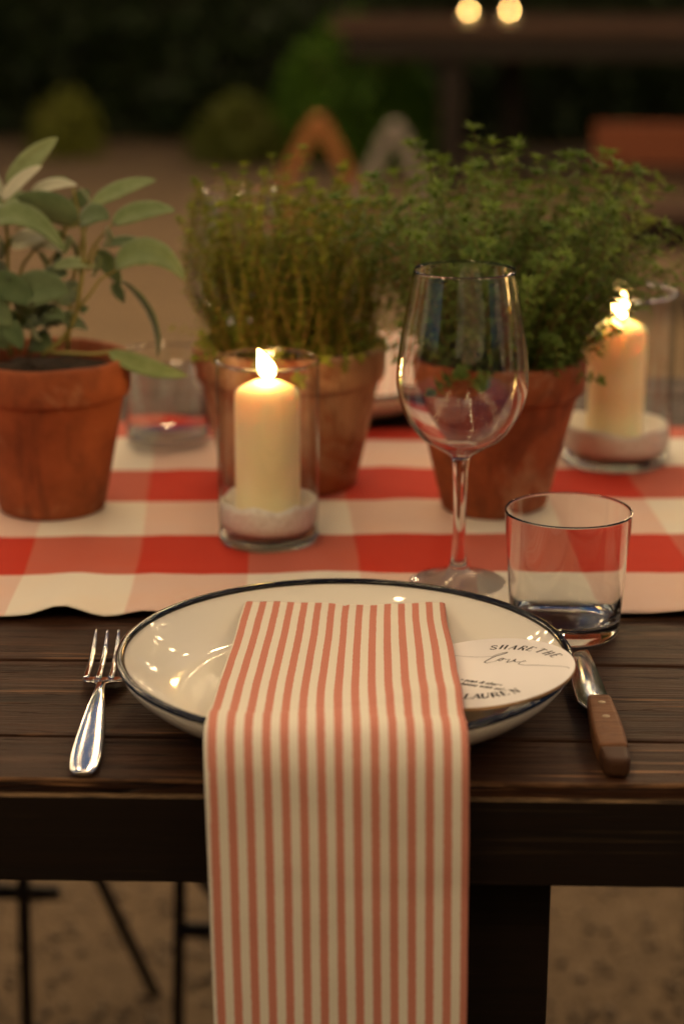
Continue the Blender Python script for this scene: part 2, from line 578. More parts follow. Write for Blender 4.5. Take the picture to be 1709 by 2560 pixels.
# ------------------------------------------------------------------ background furniture
ft = thing('garden_table', 'dark wooden garden table with lit candles in front of the hedge', 'table', (0, 9.0, 0), R(-1.5))
for k in range(5):
    box('plank', (-.06, 3.4, .02 + k * .19, .205 + k * .19, TZ - .04, TZ), M['bench'], ft, .004)
box('apron', (.0, 3.35, .05, .09, TZ - .15, TZ - .042), M['table_frame'], ft, .003)
box('apron', (.0, 3.35, .86, .90, TZ - .15, TZ - .042), M['table_frame'], ft, .003)
for (x, y) in ((.42, .10), (.72, .74), (2.9, .10), (2.9, .74)):
    box('leg', (x, x + .10, y, y + .10, 0, TZ - .041), M['table_frame'], ft, .004)

def candle(name_label, loc, rz=0, r=.0245, h=.11, drip=False, lean=-.1, seed=0, glow=M['flame'], group=None, fs_=1.0):
    c = thing('pillar_candle', name_label, 'candle', loc, rz, group)
    def jit(rr, z, a):
        k = 1 + .012 * math.sin(3 * a + seed) * (z / h)
        if drip:
            d = (a - math.pi * 1.02 + math.pi) % (2 * math.pi) - math.pi
            k += .26 * math.exp(-(d / .5) ** 2) * math.exp(-((z - h + .016) / .011) ** 2)
        return rr * k, z
    prof = [(0, 0), (r * .9, 0), (r, .003), (r, .02), (r, h * .4), (r, h * .6), (r * 1.0, h - .022), (r * 1.0, h - .016), (r, h - .010), (r * .985, h - .006), (r * .93, h - .0035),
            (r * .75, h - .0008), (r * .5, h + .002), (r * .3, h + .0032), (r * .2, h + .0025), (0, h + .002)]
    lathe('wax', prof, M['wax'], c, 48, jit)
    tube('wick', [(0, 0, h), (.0004, -.0004, h + .005), (.0020, -.0016, h + .0095)], [.0011, .0010, .0008], M['wick'], c, 6)
    z0 = h + .0055
    fp = [(0, 0), (.0030, .0006), (.0053, .003), (.0064, .0065), (.0058, .0105), (.0040, .0145), (.0021, .018), (.0008, .0205), (0, .0215)]
    vs, f2 = lathe_data([(a * fs_, b2 * fs_) for a, b2 in fp], 20)
    vs = [(x + lean * z * (z / .02) * 1.9 + .0006, y, z + z0) for x, y, z in vs]
    mesh('flame', vs, f2, glow, c)
    return c

# candles on the far table, each a pillar in a low glass
for i, (x, y, lab) in enumerate(((.54, 9.12, 'lit candle on the garden table, beside its left leg'),
                                 (.72, 9.14, 'lit candle on the garden table, next to its paired neighbour'))):
    candle(lab, (x, y, TZ), h=.04, r=.03, seed=i, fs_=.72, lean=.0)

def trestle(loc, rz, label, mt, w=.72, h=.63):
    s = thing('trestle', label, 'trestle', loc, rz)
    def beam(name, p, q, th, parent=s):
        p, q = Vector(p), Vector(q)
        d = (q - p)
        bm = box_bm(-th, th, -.018, .018, 0, d.length, .003)
        me = bpy.data.meshes.new(name)
        bm.to_mesh(me)
        bm.free()
        o = link(name, me, mt, s, smooth=False)
        o.location = p
        o.rotation_euler = d.to_track_quat('Z', 'Y').to_euler()
        # keep the board's flat side to the front
        o.rotation_euler = Matrix.Rotation(math.atan2(d.x, d.z), 3, 'Y').to_euler()
        return o
    for y in (0, .12):
        beam('leg', (-w / 2, y, .0), (-.018, y, h - .01), .021)
        beam('leg', (w / 2, y, .0), (.018, y, h - .01), .021)
        beam('crossbar', (-w * .31, y - .037, h * .40), (w * .31, y - .037, h * .40), .022)
    box('ridge', (-.022, .022, -.02, .14, h - .004, h + .02), mt, s, .004)
trestle((-.085, 6.9, 0), R(1), 'orange brown wooden A-frame trestle standing on the gravel', M['trestle'], .56, .53)
trestle((.165, 6.7, 0), R(-2), 'grey weathered A-frame trestle standing beside the orange one', M['trestle_grey'], .50, .53)

bn = thing('garden_bench', 'long brown wooden bench with a reddish back board', 'bench', (.79, 6.3, 0), R(-3))
box('back_board', (0, 1.9, .34, .375, .43, .56), M['bench_red'], bn, .004)
box('back_board', (0, 1.9, .345, .375, .36, .42), M['bench'], bn, .004)
for k in range(3):
    box('seat_slat', (0, 1.9, -.02 + k * .12, .09 + k * .12, .30, .325), M['bench'], bn, .004)
box('front_rail', (.02, 1.88, 0, .03, .20, .299), M['table_frame'], bn, .003)
for x in (.03, 1.79):
    box('leg', (x, x + .07, .0, .07, 0, .199), M['table_frame'], bn, .003)
    box('leg', (x, x + .07, .38, .44, 0, .55), M['table_frame'], bn, .003)

# folding metal stool on the far side of the table
st_ = thing('folding_stool', 'black metal folding stool pushed under the far side of the dining table', 'stool', (-.32, 2.02, 0), R(0))
box('seat', (-.19, .19, -.15, .15, .44, .455), M['metal_dark'], st_, .004)
for (a_, b2) in (((-.012, -.10, .0), (-.006, -.10, .438)), ((.146, -.10, .0), (.160, -.10, .438)),
                 ((.105, .10, .0), (-.005, -.06, .40)), ((.26, .10, .0), (.16, -.06, .25))):
    tube('leg', [a_, tuple((p + q) / 2 for p, q in zip(a_, b2)), b2], .0070, M['metal_dark'], st_, 8)
tube('rung', [(-.17, -.10, .235), (.028, -.10, .232)], .008, M['metal_dark'], st_, 8)
tube('rung', [(.15, -.10, .19), (.19, -.10, .19), (.24, -.09, .17)], .009, M['metal_dark'], st_, 8)
box('joint_plate', (.030, .066, .004, .024, .198, .220), M['metal_dark'], st_, .004)

# ------------------------------------------------------------------ dining table
tb = thing('dining_table', 'long dark brown wooden dining table set for dinner', 'table', (0, 1.04, 0), R(-.8))
E = [0, .062, .188, .314, .440, .566, .692, .818, .944, 1.035]
for i in range(len(E) - 1):
    gap = .0024
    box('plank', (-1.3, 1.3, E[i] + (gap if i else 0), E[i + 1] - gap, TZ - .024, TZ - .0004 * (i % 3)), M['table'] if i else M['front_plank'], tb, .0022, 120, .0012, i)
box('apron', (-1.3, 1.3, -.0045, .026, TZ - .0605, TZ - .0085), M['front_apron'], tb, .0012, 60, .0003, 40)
box('apron', (-1.3, 1.3, E[-1] - .03, E[-1] + .002, TZ - .062, TZ - .0245), M['table_frame'], tb, .0012)
box('leg', (.022, .121, .027, .11, 0, TZ - .0245), M['table_frame'], tb, .002)
box('leg', (.022, .121, .92, .99, 0, TZ - .0245), M['table_frame'], tb, .002)
for x in (-1.27, 1.18):
    box('leg', (x, x + .09, .027, .11, 0, TZ - .0245), M['table_frame'], tb, .002)
    box('leg', (x, x + .09, .92, .99, 0, TZ - .0245), M['table_frame'], tb, .002)

# ------------------------------------------------------------------ gingham runner
def runner():
    NX, NY = 260, 60
    x0, x1, y0, y1 = -1.1, 1.1, 1.319, 1.835
    vs, fs, uvs = [], [], []
    for j in range(NY + 1):
        for i in range(NX + 1):
            x = x0 + (x1 - x0) * i / NX
            f = j / NY
            y = y0 + (y1 - y0) * f
            fe = max(0, 1 - f * 4.0)                       # near the front hem
            be = max(0, 1 - (1 - f) * 4.5)                 # near the back hem
            z = .0022 + .0006 * noise.noise(Vector((x * 9, y * 9, 1)))
            for (cx, wd, hh) in ((-.190, .018, .0085), (-.133, .014, .0042), (-.42, .04, .008), (.36, .05, .006)):
                z += hh * fe ** 1.3 * math.exp(-((x - cx) / wd) ** 2)
            for (cx, wd, hh) in ((-.17, .05, .012), (.22, .05, .006), (-.5, .06, .01)):
                z += hh * be ** 1.5 * math.exp(-((x - cx) / wd) ** 2)
            z += .0034 * max(0, noise.noise(Vector((x * 14 + 5, y * 6, 7)))) + .0016 * max(0, noise.noise(Vector((x * 5, y * 26, 17)))) + .0008 * abs(noise.noise(Vector((x * 40, y * 30, 2))))
            yy = y - .009 + .030 * x + .004 * math.sin(x * 3.3 + 1) * f + .0026 * fe * noise.noise(Vector((x * 11, 3, 3)))
            vs.append((x, yy, TZ + max(z, .0012)))
            uvs.append((x + .012 * (y - 1.49) + .006 * math.sin(y * 8), y - y0))
    for j in range(NY):
        for i in range(NX):
            a_ = j * (NX + 1) + i
            fs.append((a_, a_ + 1, a_ + NX + 2, a_ + NX + 1))
    o = mesh('table_runner', vs, fs, M['gingham'])
    ul = o.data.uv_layers.new(name='UVMap')
    for lp in o.data.loops:
        ul.data[lp.index].uv = uvs[lp.vertex_index]
    s = o.modifiers.new('thick', 'SOLIDIFY')
    s.thickness = .0007
    s.offset = 1
    return tag(o, 'red and white gingham runner laid along the dining table', 'table runner')
runner()

# ------------------------------------------------------------------ place setting: plate
PC = (.002, 1.151)
def make_plate(loc, rz, label):
    p = thing('plate', label, 'plate', loc, rz, None)
    inner = [(0, .0130), (.03, .0130), (.078, .0130), (.092, .0133), (.102, .0148), (.112, .0188), (.121, .0248), (.1285, .0306), (.1325, .0343), (.1343, .0356)]
    outer = [(.1355, .0340), (.1350, .0310), (.1315, .0255), (.1235, .0178), (.112, .0113), (.099, .0064), (.087, .0030), (.082, .0004), (.079, .0), (.076, .0004), (.074, .0022), (.05, .0026), (0, .0028)]
    lathe('dish', inner + outer, M['enamel'], p, 128)
    ring = []
    for k in range(13):
        a = 2 * math.pi * k / 12
        ring.append((.1343 + .0029 * math.cos(a), .0350 + .0020 * math.sin(a)))
    lathe('rim', ring, M['enamel_rim'], p, 128)
    return p
plate = make_plate((PC[0], PC[1], TZ + .0003), 0, 'cream enamel plate with black rim at the edge of the table by the fork')

# ------------------------------------------------------------------ napkin
def make_napkin(label):
    nk = thing('napkin', label, 'napkin', (PC[0], PC[1], TZ))
    # (y rel. to plate, z, left x, right x)
    base = [(.1010, .0292, -.0650, .0652), (.088, .0268, -.0665, .0651), (.072, .0255, -.0680, .0650), (.030, .0240, -.0705, .0650),
            (-.010, .0242, -.0725, .0655), (-.050, .0265, -.0738, .0655), (-.088, .0328, -.0742, .0655), (-.114, .0390, -.0745, .0655),
            (-.131, .0425, -.0745, .0655), (-.1435, .0405, -.0745, .0655), (-.1515, .0325, -.0742, .0655), (-.1555, .0180, -.0738, .0655), (-.1565, -.02, -.0730, .0660),
            (-.1570, -.07, -.0715, .0668), (-.1575, -.12, -.0695, .0676), (-.1578, -.17, -.0685, .0680), (-.1580, -.22, -.068, .068)]
    P = smooth_path(base, 96)
    acc = [0]
    for a_, b2 in zip(P, P[1:]):
        acc.append(acc[-1] + math.hypot(b2[0] - a_[0], b2[1] - a_[1]))
    def layer(name, off, half, dl, dr, seed, i0, du):
        NU = 56
        vs, fs, uvs = [], [], []
        prof = []
        for k in range(NU + 1):
            prof.append((k / NU, +1))
        for k in range(NU, -1, -1):
            prof.append((k / NU, -1))
        n = len(prof)
        PP = P[i0:]
        for i, (y, z, xl, xr) in enumerate(PP):
            q0, q1 = PP[max(i - 1, 0)], PP[min(i + 1, len(PP) - 1)]
            ty, tz = q1[0] - q0[0], q1[1] - q0[1]
            L = math.hypot(ty, tz)
            ny, nz2 = tz / L * -1, ty / L          # normal
            ny, nz2 = -ny * -1, -nz2                # outward: up on the plate, towards the room when hanging
            if nz2 < 0 and i < 20:
                ny, nz2 = -ny, -nz2
            if i >= 20:
                ny, nz2 = (tz / L, -ty / L)
            s = acc[i0 + i]
            lift = (min(1, max(0, (.085 - y) / .085)) * min(1, max(0, (y + .118) / .035)) if z > .01 else 0)
            lift = lift * lift * (3 - 2 * lift)
            sway = .0009 * math.sin(s * 21 + 1.5) * min(1, s / .05)
            for (u, sd) in prof:
                e = min(u, 1 - u)
                th = half * min(1, (e / .012 + .08)) ** .5
                wr = .0016 * noise.noise(Vector((u * 3.1 + seed, s * 16, seed))) + .0007 * noise.noise(Vector((u * 9 + seed, s * 40, seed))) - .0009 * math.exp(-((u - .5 + .02 * math.sin(s * 9)) / .012) ** 2) - .0007 * (math.exp(-((s - .335) / .004) ** 2) + math.exp(-((s - .20) / .004) ** 2))
                fold = .0016 * math.sin(u * 9 + s * 5 + seed) * min(1, max(0, (s - .1) / .15))
                d = off + sd * th + wr + fold + .0130 * lift * (lambda q: q * q * (3 - 2 * q))(min(1, max(0, (u - .48) / .46)))
                x = (xl + dl) + u * (xr + dr - xl - dl) + sway * (1 if u < .5 else .4)
                wob = .0035 * math.sin(u * 7.5 + 1.2) - .0025 * u if i == 0 else 0
                if i < 6:
                    wob = (.0040 * math.sin(u * 7.5 + .6) - .002 * u) * (1 - i / 6)
                vs.append((x, y + ny * d + wob, z + nz2 * d))
                uvs.append((u * (1 + dr * 4 - dl * 4) + du, s))
        m_ = len(PP)
        for i in range(m_ - 1):
            for k in range(n):
                k2 = (k + 1) % n
                fs.append((i * n + k, i * n + k2, (i + 1) * n + k2, (i + 1) * n + k))
        for k in range(NU):
            fs.append((k + 1, k, n - 1 - k, n - 2 - k))
            b0 = (m_ - 1) * n
            fs.append((b0 + k, b0 + k + 1, b0 + n - 2 - k, b0 + n - 1 - k))
        o = mesh(name, vs, fs, M['stripe'], nk)
        ul = o.data.uv_layers.new(name='UVMap')
        for lp in o.data.loops:
            ul.data[lp.index].uv = uvs[lp.vertex_index]
        return o
    layer('fold', .0012, .0012, 0, 0, 2.0, 0, 0)
    layer('fold', -.0018, .0012, -.0010, -.0008, 7.0, 1, -.01)
    return nk
napkin = make_napkin('folded red and cream striped napkin hanging off the table edge by the knife')

# ------------------------------------------------------------------ round card with print
def make_card(label):
    cd = thing('round_card', label, 'card', (PC[0] + .0805, PC[1] - .034, TZ + .0285))
    Rr, th = .0540, .0024
    lathe('disc', [(0, -th), (Rr - .0003, -th), (Rr, -th + .0003), (Rr, -.0004)], M['card_edge'], cd, 96)
    lathe('face', [(Rr, -.0004), (Rr - .0003, 0), (0, 0)], M['card'], cd, 96)
    zt = .00012
    k0 = 1.21 / 5100
    ang = R(23)
    def loc(X, Y):                      # layout of the print, measured on the card
        u, v = 1120 + X / 4.75, 1600 + Y / 4.75
        dx = (u - 1202) * k0
        dy = -(v - 1697) * k0 / .352 - .346 * dx
        return Vector((dx, dy))
    def ribbon(pts, ws, vs, fs):
        n = len(pts)
        k = len(vs)
        for i in range(n):
            d = (pts[min(i + 1, n - 1)] - pts[max(i - 1, 0)])
            d = d.normalized() if d.length > 0 else Vector((1, 0))
            nn = Vector((-d.y, d.x))
            w = ws[i] if hasattr(ws, '__len__') else ws
            for s in (1, -1):
                p = pts[i] + nn * (w * .5 * s)
                vs.append((p.x, p.y, zt))
        for i in range(n - 1):
            fs.append((k + 2 * i, k + 2 * i + 1, k + 2 * i + 3, k + 2 * i + 2))
    # capital letters as thick / thin strokes with serifs, in a 1 x 1 cell
    T, t_ = .20, .08
    LET = {'S': [([(.86, .80), (.72, .95), (.45, 1.0), (.2, .9), (.15, .72), (.35, .57), (.65, .45), (.85, .28), (.78, .1), (.5, 0), (.25, .04), (.1, .22)], .14)],
           'H': [([(.2, 0), (.2, 1)], T), ([(.8, 0), (.8, 1)], T), ([(.2, .5), (.8, .5)], t_), ([(.05, 0), (.36, 0)], t_), ([(.64, 0), (.95, 0)], t_), ([(.05, 1), (.36, 1)], t_), ([(.64, 1), (.95, 1)], t_)],
           'A': [([(.12, 0), (.5, 1)], t_), ([(.5, 1), (.86, 0)], T), ([(.28, .35), (.7, .35)], t_), ([(0, 0), (.26, 0)], t_), ([(.7, 0), (1, 0)], t_)],
           'R': [([(.2, 0), (.2, 1)], T), ([(.2, 1), (.6, 1), (.78, .88), (.78, .62), (.6, .5), (.2, .5)], .12), ([(.5, .5), (.9, 0)], T), ([(.05, 0), (.36, 0)], t_), ([(.85, 0), (1, 0)], t_)],
           'E': [([(.2, 0), (.2, 1)], T), ([(.1, 1), (.82, 1), (.82, .82)], t_), ([(.2, .52), (.62, .52)], t_), ([(.1, 0), (.85, 0), (.85, .2)], t_)],
           'T': [([(.5, 0), (.5, 1)], T), ([(.05, .8), (.05, 1), (.95, 1), (.95, .8)], t_), ([(.33, 0), (.67, 0)], t_)],
           'L': [([(.25, 0), (.25, 1)], T), ([(.1, 0), (.88, 0), (.88, .24)], t_), ([(.1, 1), (.42, 1)], t_)],
           'U': [([(.2, 1), (.2, .25), (.35, .03), (.62, .03), (.8, .25)], T), ([(.8, .25), (.8, 1)], t_), ([(.05, 1), (.36, 1)], t_), ([(.68, 1), (.95, 1)], t_)],
           'N': [([(.2, 0), (.2, 1)], t_), ([(.2, 1), (.8, 0)], T), ([(.8, 0), (.8, 1)], t_), ([(.05, 1), (.25, 1)], t_), ([(.66, 1), (.95, 1)], t_), ([(.06, 0), (.34, 0)], t_)]}
    def word(name, cells):
        vs, fs = [], []
        for (ch, ox, oy, rot, w, h) in cells:
            ca, sa = math.cos(rot), math.sin(rot)
            for pts, wd in LET[ch]:
                pp = []
                for (a_, b2) in pts:
                    lx, ly = (a_ - .5) * w, b2 * h
                    pp.append(Vector((ox + lx * ca - ly * sa, oy + lx * sa + ly * ca)))
                ribbon(pp, wd * w * 1.35, vs, fs)
        mesh(name, vs, fs, M['ink'], cd, smooth=False)
    # 'SHARE THE' along the upper edge, 'LAUREN' along the lower edge
    cells = []
    for ch, X, Y, rot in (('S', 560, 202, 4), ('H', 668, 196, -1), ('A', 778, 198, -8), ('R', 875, 206, -15), ('E', 962, 214, -24),
                          ('T', 1062, 232, -38), ('H', 1140, 258, -44), ('E', 1215, 284, -50)):
        p = loc(X, Y)
        cells.append((ch, p.x, p.y, math.atan2(p.y, p.x) - math.pi / 2, .0049, .0064))
    word('lettering', cells)
    cells = []
    for ch, X, Y, rot in (('L', 160, 768, -2), ('A', 262, 766, 3), ('U', 368, 758, 9), ('R', 490, 744, 15), ('E', 612, 722, 21), ('N', 738, 696, 27)):
        p = loc(X, Y)
        cells.append((ch, p.x, p.y, math.atan2(p.y, p.x) + math.pi / 2, .0054, .0068))
    word('lettering', cells)
    vs, fs = [], []
    def script(pts, w0, w1=None):
        q = [Vector(p) for p in smooth_path([tuple(loc(*p)) for p in pts], 8 * len(pts))]
        n = len(q)
        ribbon(q, [w0 + ((w1 or w0) - w0) * math.sin(math.pi * i / (n - 1)) for i in range(n)], vs, fs)
    script([(60, 272), (200, 286), (330, 294), (440, 291), (530, 284)], .00028)
    script([(520, 292), (620, 255), (712, 236), (700, 248), (580, 282), (470, 330), (432, 356), (470, 362), (560, 342)], .0003, .0009)
    script([(560, 342), (610, 318), (655, 306), (650, 322), (610, 338), (600, 324), (660, 312), (690, 322), (735, 318)], .0004, .0008)
    script([(735, 318), (700, 345), (690, 356), (760, 340), (800, 318), (780, 340), (800, 350), (850, 348)], .0004, .0009)
    script([(845, 352), (905, 342), (900, 334), (850, 352), (822, 372), (880, 386), (1000, 387), (1160, 392), (1300, 399), (1372, 410), (1378, 424)], .00032, .0005)
    mesh('lettering', vs, fs, M['ink'], cd, smooth=False)
    # the two small lines under the code
    for txt, X, Y in (('e scan & share', 95, 566), ('hotos with us!', 100, 612)):
        cu = bpy.data.curves.new('lettering', 'FONT')
        cu.body = txt
        cu.size = .0046
        cu.shear = .25
        cu.space_character = 1.12
        cu.offset = .0002
        ob = bpy.data.objects.new('lettering', cu)
        COL.objects.link(ob)
        dg = bpy.context.evaluated_depsgraph_get()
        me = bpy.data.meshes.new_from_object(ob.evaluated_get(dg))
        bpy.data.objects.remove(ob, do_unlink=True)
        me.materials.clear()
        o = link('lettering', me, M['ink'], cd, smooth=False)
        p = loc(X, Y)
        p2 = loc(X + 470, Y + 62)
        o.location = (p.x, p.y, zt)
        o.rotation_euler = (0, 0, math.atan2(p2.y - p.y, p2.x - p.x))
        wdt = max(v.co.x for v in me.vertices)
        s = (p2 - p).length / wdt
        o.scale = (s, 1.05, 1)
    # let it down until it rests on the dish
    sx, sy = .13, .0
    pz = [(0, .013), (.078, .013), (.092, .0133), (.102, .0148), (.112, .0188), (.121, .0248), (.1285, .0306), (.1325, .0350), (.1372, .0372), (.1373, -1), (1, -1)]
    def dish(r):
        for (r0, z0), (r1, z1) in zip(pz, pz[1:]):
            if r0 <= r <= r1:
                return z0 + (z1 - z0) * (r - r0) / (r1 - r0)
    need = max(dish(math.hypot(.0805 + q * math.cos(a), -.034 + q * math.sin(a))) - sx * q * math.cos(a) - sy * q * math.sin(a)
               for q in (0, .02, .035, .045, .054) for a in [k * math.pi / 36 for k in range(72)])
    cd.location.z = TZ + .0003 + need + .0030
    cd.rotation_euler = (math.atan(sy), -math.atan(sx), 0)
    return cd
card = make_card('round white card reading SHARE THE love, leaning on the plate rim by the tumbler')

# ------------------------------------------------------------------ fork and knife
def loft(name, secs, mt, parent, caps=True):
    """secs: list of (y, z, [(x, dz), ...]) loops"""
    n = len(secs[0][2])
    vs, fs = [], []
    for (y, z, lp) in secs:
        for (x, dz) in lp:
            vs.append((x, y, z + dz))
    for i in range(len(secs) - 1):
        for k in range(n):
            k2 = (k + 1) % n
            fs.append((i * n + k, i * n + k2, (i + 1) * n + k2, (i + 1) * n + k))
    if caps:
        fs.append(tuple(range(n))[::-1])
        fs.append(tuple((len(secs) - 1) * n + k for k in range(n)))
    o = mesh(name, vs, fs, mt, parent)
    bm = bmesh.new()
    bm.from_mesh(o.data)
    bmesh.ops.recalc_face_normals(bm, faces=list(bm.faces))
    bm.to_mesh(o.data)
    bm.free()
    return o

def oval(w, t, n=20, flat=2.6, dome=0.):
    out = []
    for k in range(n):
        a = 2 * math.pi * k / n
        c, s = math.cos(a), math.sin(a)
        x = w * math.copysign(abs(c) ** (2 / flat), c)
        z = t * math.copysign(abs(s) ** (2 / flat), s)
        out.append((x, z + dome * (1 - (x / max(w, 1e-6)) ** 2)))
    return out

fk = thing('fork', 'polished steel dinner fork lying left of the enamel plate', 'fork', (-.1430, 1.0435, TZ + .0012), R(1.5))
H = [(.0, .0010, .0026), (.0012, .0014, .0054), (.006, .0018, .0075), (.018, .0026, .0088), (.035, .0040, .0086), (.058, .0062, .0073), (.082, .0085, .0055), (.100, .0096, .0036), (.112, .0094, .0030), (.120, .0084, .0033)]
loft('handle', [(y, z, oval(w, .0011 if i else .0008, 20, 2.4, .0002)) for i, (y, z, w) in enumerate(smooth_path(H, 40))], M['steel'], fk)
HD = [(.118, .0086, .0030), (.122, .0080, .0050), (.127, .0066, .0102), (.132, .0050, .0128), (.138, .0037, .0134), (.145, .0030, .0136)]
loft('head', [(y, z, oval(w, .0009, 24, 3.0, -.0009)) for (y, z, w) in smooth_path(HD, 20)], M['steel'], fk)
for k in range(4):
    xc = -.01165 + k * .00777
    tn = [(.1430, .0032, .0021), (.152, .0026, .0020), (.170, .0024, .0018), (.188, .0042, .0015), (.200, .0078, .0011), (.2075, .0108, .0006)]
    loft('tine', [(y, z, [(xc * (1 - .04 * (y - .143) / .05) + a, b2) for a, b2 in oval(w, .0010, 12, 2.5)]) for (y, z, w) in smooth_path(tn, 22)], M['steel'], fk)

kn = thing('knife', 'steel knife with a worn wooden handle lying right of the plate', 'knife', (.1530, 1.0435, TZ + .0004), R(-.6))
def kpoly(name, outline, z0, z1, mt, bev):
    bm = bmesh.new()
    a_ = [bm.verts.new((x, y, z0)) for x, y in outline]
    b2 = [bm.verts.new((x, y, z1)) for x, y in outline]
    bm.faces.new(a_[::-1])
    bm.faces.new(b2)
    for i in range(len(outline)):
        j = (i + 1) % len(outline)
        bm.faces.new((a_[i], a_[j], b2[j], b2[i]))
    bmesh.ops.recalc_face_normals(bm, faces=list(bm.faces))
    if bev:
        bmesh.ops.bevel(bm, geom=list(bm.edges), offset=bev, segments=3, affect='EDGES', profile=.6)
    me = bpy.data.meshes.new(name)
    bm.to_mesh(me)
    bm.free()
    return link(name, me, mt, kn, smooth=False)
kpoly('handle', [(-.0084, .021), (.0086, .021), (.0092, .045), (.0088, .068), (.0078, .088), (.0074, .098), (-.0068, .098), (-.0074, .085), (-.0086, .060), (-.0090, .040)], 0, .0125, M['knife_wood'], .0030)
kpoly('handle_end', [(-.0070, .004), (-.0045, .0008), (.0045, .0), (.0080, .0035), (.0087, .0215), (-.0085, .0205)], .0002, .0118, M['knife_end'], .0034)
# blade: tapered section, sharper edge on the left
BL = [(.092, -.0085, .0080), (.100, -.0115, .0082), (.106, -.0125, .0080), (.125, -.0128, .0076), (.150, -.0122, .0068), (.172, -.0105, .0058), (.186, -.0080, .0050), (.1935, -.0040, .0045), (.1955, .0015, .0040)]
loft('blade', [(y, .0052 - .012 * (y - .09), [(xl, -.0002), (xl + .002, -.0007), (xr - .0006, -.0010), (xr, 0), (xr - .0006, .0010), (xl + .002, .0006)]) for (y, xl, xr) in smooth_path(BL, 40)], M['steel'], kn)
for y in (.062, .084):
    lathe('rivet', [(0, .0128), (.0018, .0128), (.0024, .0125), (.0024, .0100), (0, .0100)], M['rivet'], kn, 20).location = (.0005, y, 0)

# ------------------------------------------------------------------ glasses: one turned outline cut into its parts
def glass_part(name, prof, mt, parent, seg=80):
    return lathe(name, prof, mt, parent, seg)

def make_wine(label, loc):
    w = thing('wine_glass', label, 'wine glass', loc)
    bo = smooth_path([(.0058, .0900), (.0075, .0945), (.0160, .1000), (.0290, .1085), (.0395, .1230), (.0448, .1400), (.0455, .1540), (.0432, .1770), (.0395, .1980), (.0352, .2240)], 40)
    rim = [(.03495, .2252), (.0345, .2256), (.0342, .2250)]
    bi = smooth_path([(.0342, .2240), (.0386, .1980), (.0423, .1770), (.0446, .1540), (.0438, .1402), (.0384, .1242), (.0278, .1105), (.0150, .1025), (.0060, .0992), (0, .0985)], 40)
    glass_part('bowl', bo + rim + bi, M['glass'], w)
    glass_part('stem', smooth_path([(.0062, .0150), (.0053, .0210), (.0046, .0320), (.0043, .0500), (.0046, .0700), (.0052, .0830), (.0058, .0900)], 24), M['glass'], w)
    glass_part('base', [(0, 0), (.033, 0), (.0345, .0006), (.0348, .0014), (.0335, .0023)] + smooth_path([(.0335, .0023), (.026, .0036), (.017, .0062), (.0105, .0092), (.0075, .0118), (.0062, .0150)], 16), M['glass'], w)
    return w
wine = make_wine('tall clear wine glass behind the plate beside the tumbler', (.0827, 1.376, TZ + .0034))

def make_tumbler(label, loc):
    w = thing('tumbler', label, 'tumbler', loc)
    glass_part('base', [(0, .0012), (.026, .0012), (.0300, .0), (.0345, .0004), (.0360, .0022), (.0365, .006), (.0368, .0100)], M['glass'], w)
    glass_part('wall', [(.0368, .0100), (.0382, .0300), (.0400, .0550), (.0420, .0830), (.0421, .0842), (.0414, .0848), (.0407, .0842), (.0405, .083), (.0386, .0550), (.0368, .0300), (.0354, .0140), (.0335, .0112), (.030, .0104), (0, .0100)], M['glass'], w)
    return w
tumbler = make_tumbler('empty clear tumbler standing between the wine glass and the knife', (.149, 1.287, TZ + .0006))

def make_vase(label, loc, r, h, sand_h, seed):
    w = thing('candle_glass', label, 'candle glass', loc)
    lathe('wall', [(r - .0012, .0075), (r - .0006, .02), (r, h * .5), (r, h - .002)], M['glass_thin'], w, 80)
    ring = [(r - .0006 + .0013 * math.cos(2 * math.pi * k / 10), h - .001 + .0013 * math.sin(2 * math.pi * k / 10)) for k in range(11)]
    lathe('rim', ring, M['glass'], w, 80)
    lathe('base', [(0, .0010), (r - .006, .0010), (r - .003, 0), (r - .0014, .0016), (r - .0006, .004), (r - .0010, .0072), (r - .002, .0080), (r - .010, .0086), (0, .0080)], M['glass_thick'], w, 80)
    def jit(rr, z, a):
        if z > .022 and .001 < rr < r - .002:
            z += .0055 * noise.noise(Vector((math.cos(a) * 2.1 + seed, math.sin(a) * 2.1, rr * 60)))
        elif z > .022:
            z += .004 * noise.noise(Vector((math.cos(a) * 1.5 + seed, math.sin(a) * 1.5, 5)))
        return rr, z
    sd = lathe('white_sand', [(0, .0092), (r - .012, .0092), (r - .005, .0115), (r - .0026, .017), (r - .0019, sand_h), (r - .0022, sand_h + .004), (r - .004, sand_h + .0042), (r - .008, sand_h + .001), (r - .013, sand_h - .003), (.018, sand_h - .005), (.008, sand_h - .006), (0, sand_h - .006)], M['sand'], None, 64, jit)
    sd.location = loc
    return w, sd
_, s1 = make_vase('tall glass cylinder around the candle in front of the thyme pot', (-.0556, 1.4815, TZ + .0036), .0385, .140, .028, 1)
tag(s1, 'white sand in the glass in front of the thyme pot', 'sand', kind='stuff')
_, s2 = make_vase('wide glass cylinder around the candle beside the savory pot', (.2373, 1.720, TZ + .0036), .0475, .150, .030, 4)
tag(s2, 'white sand in the wide glass beside the savory pot', 'sand', kind='stuff')
candle('lit ivory pillar candle in the glass in front of the thyme pot', (-.0560, 1.4815, TZ + .0150), h=.1085, lean=-.16)
candle('lit ivory pillar candle with a wax drip in the wide glass', (.2357, 1.720, TZ + .0150), h=.1095, drip=True, lean=.05, seed=2)

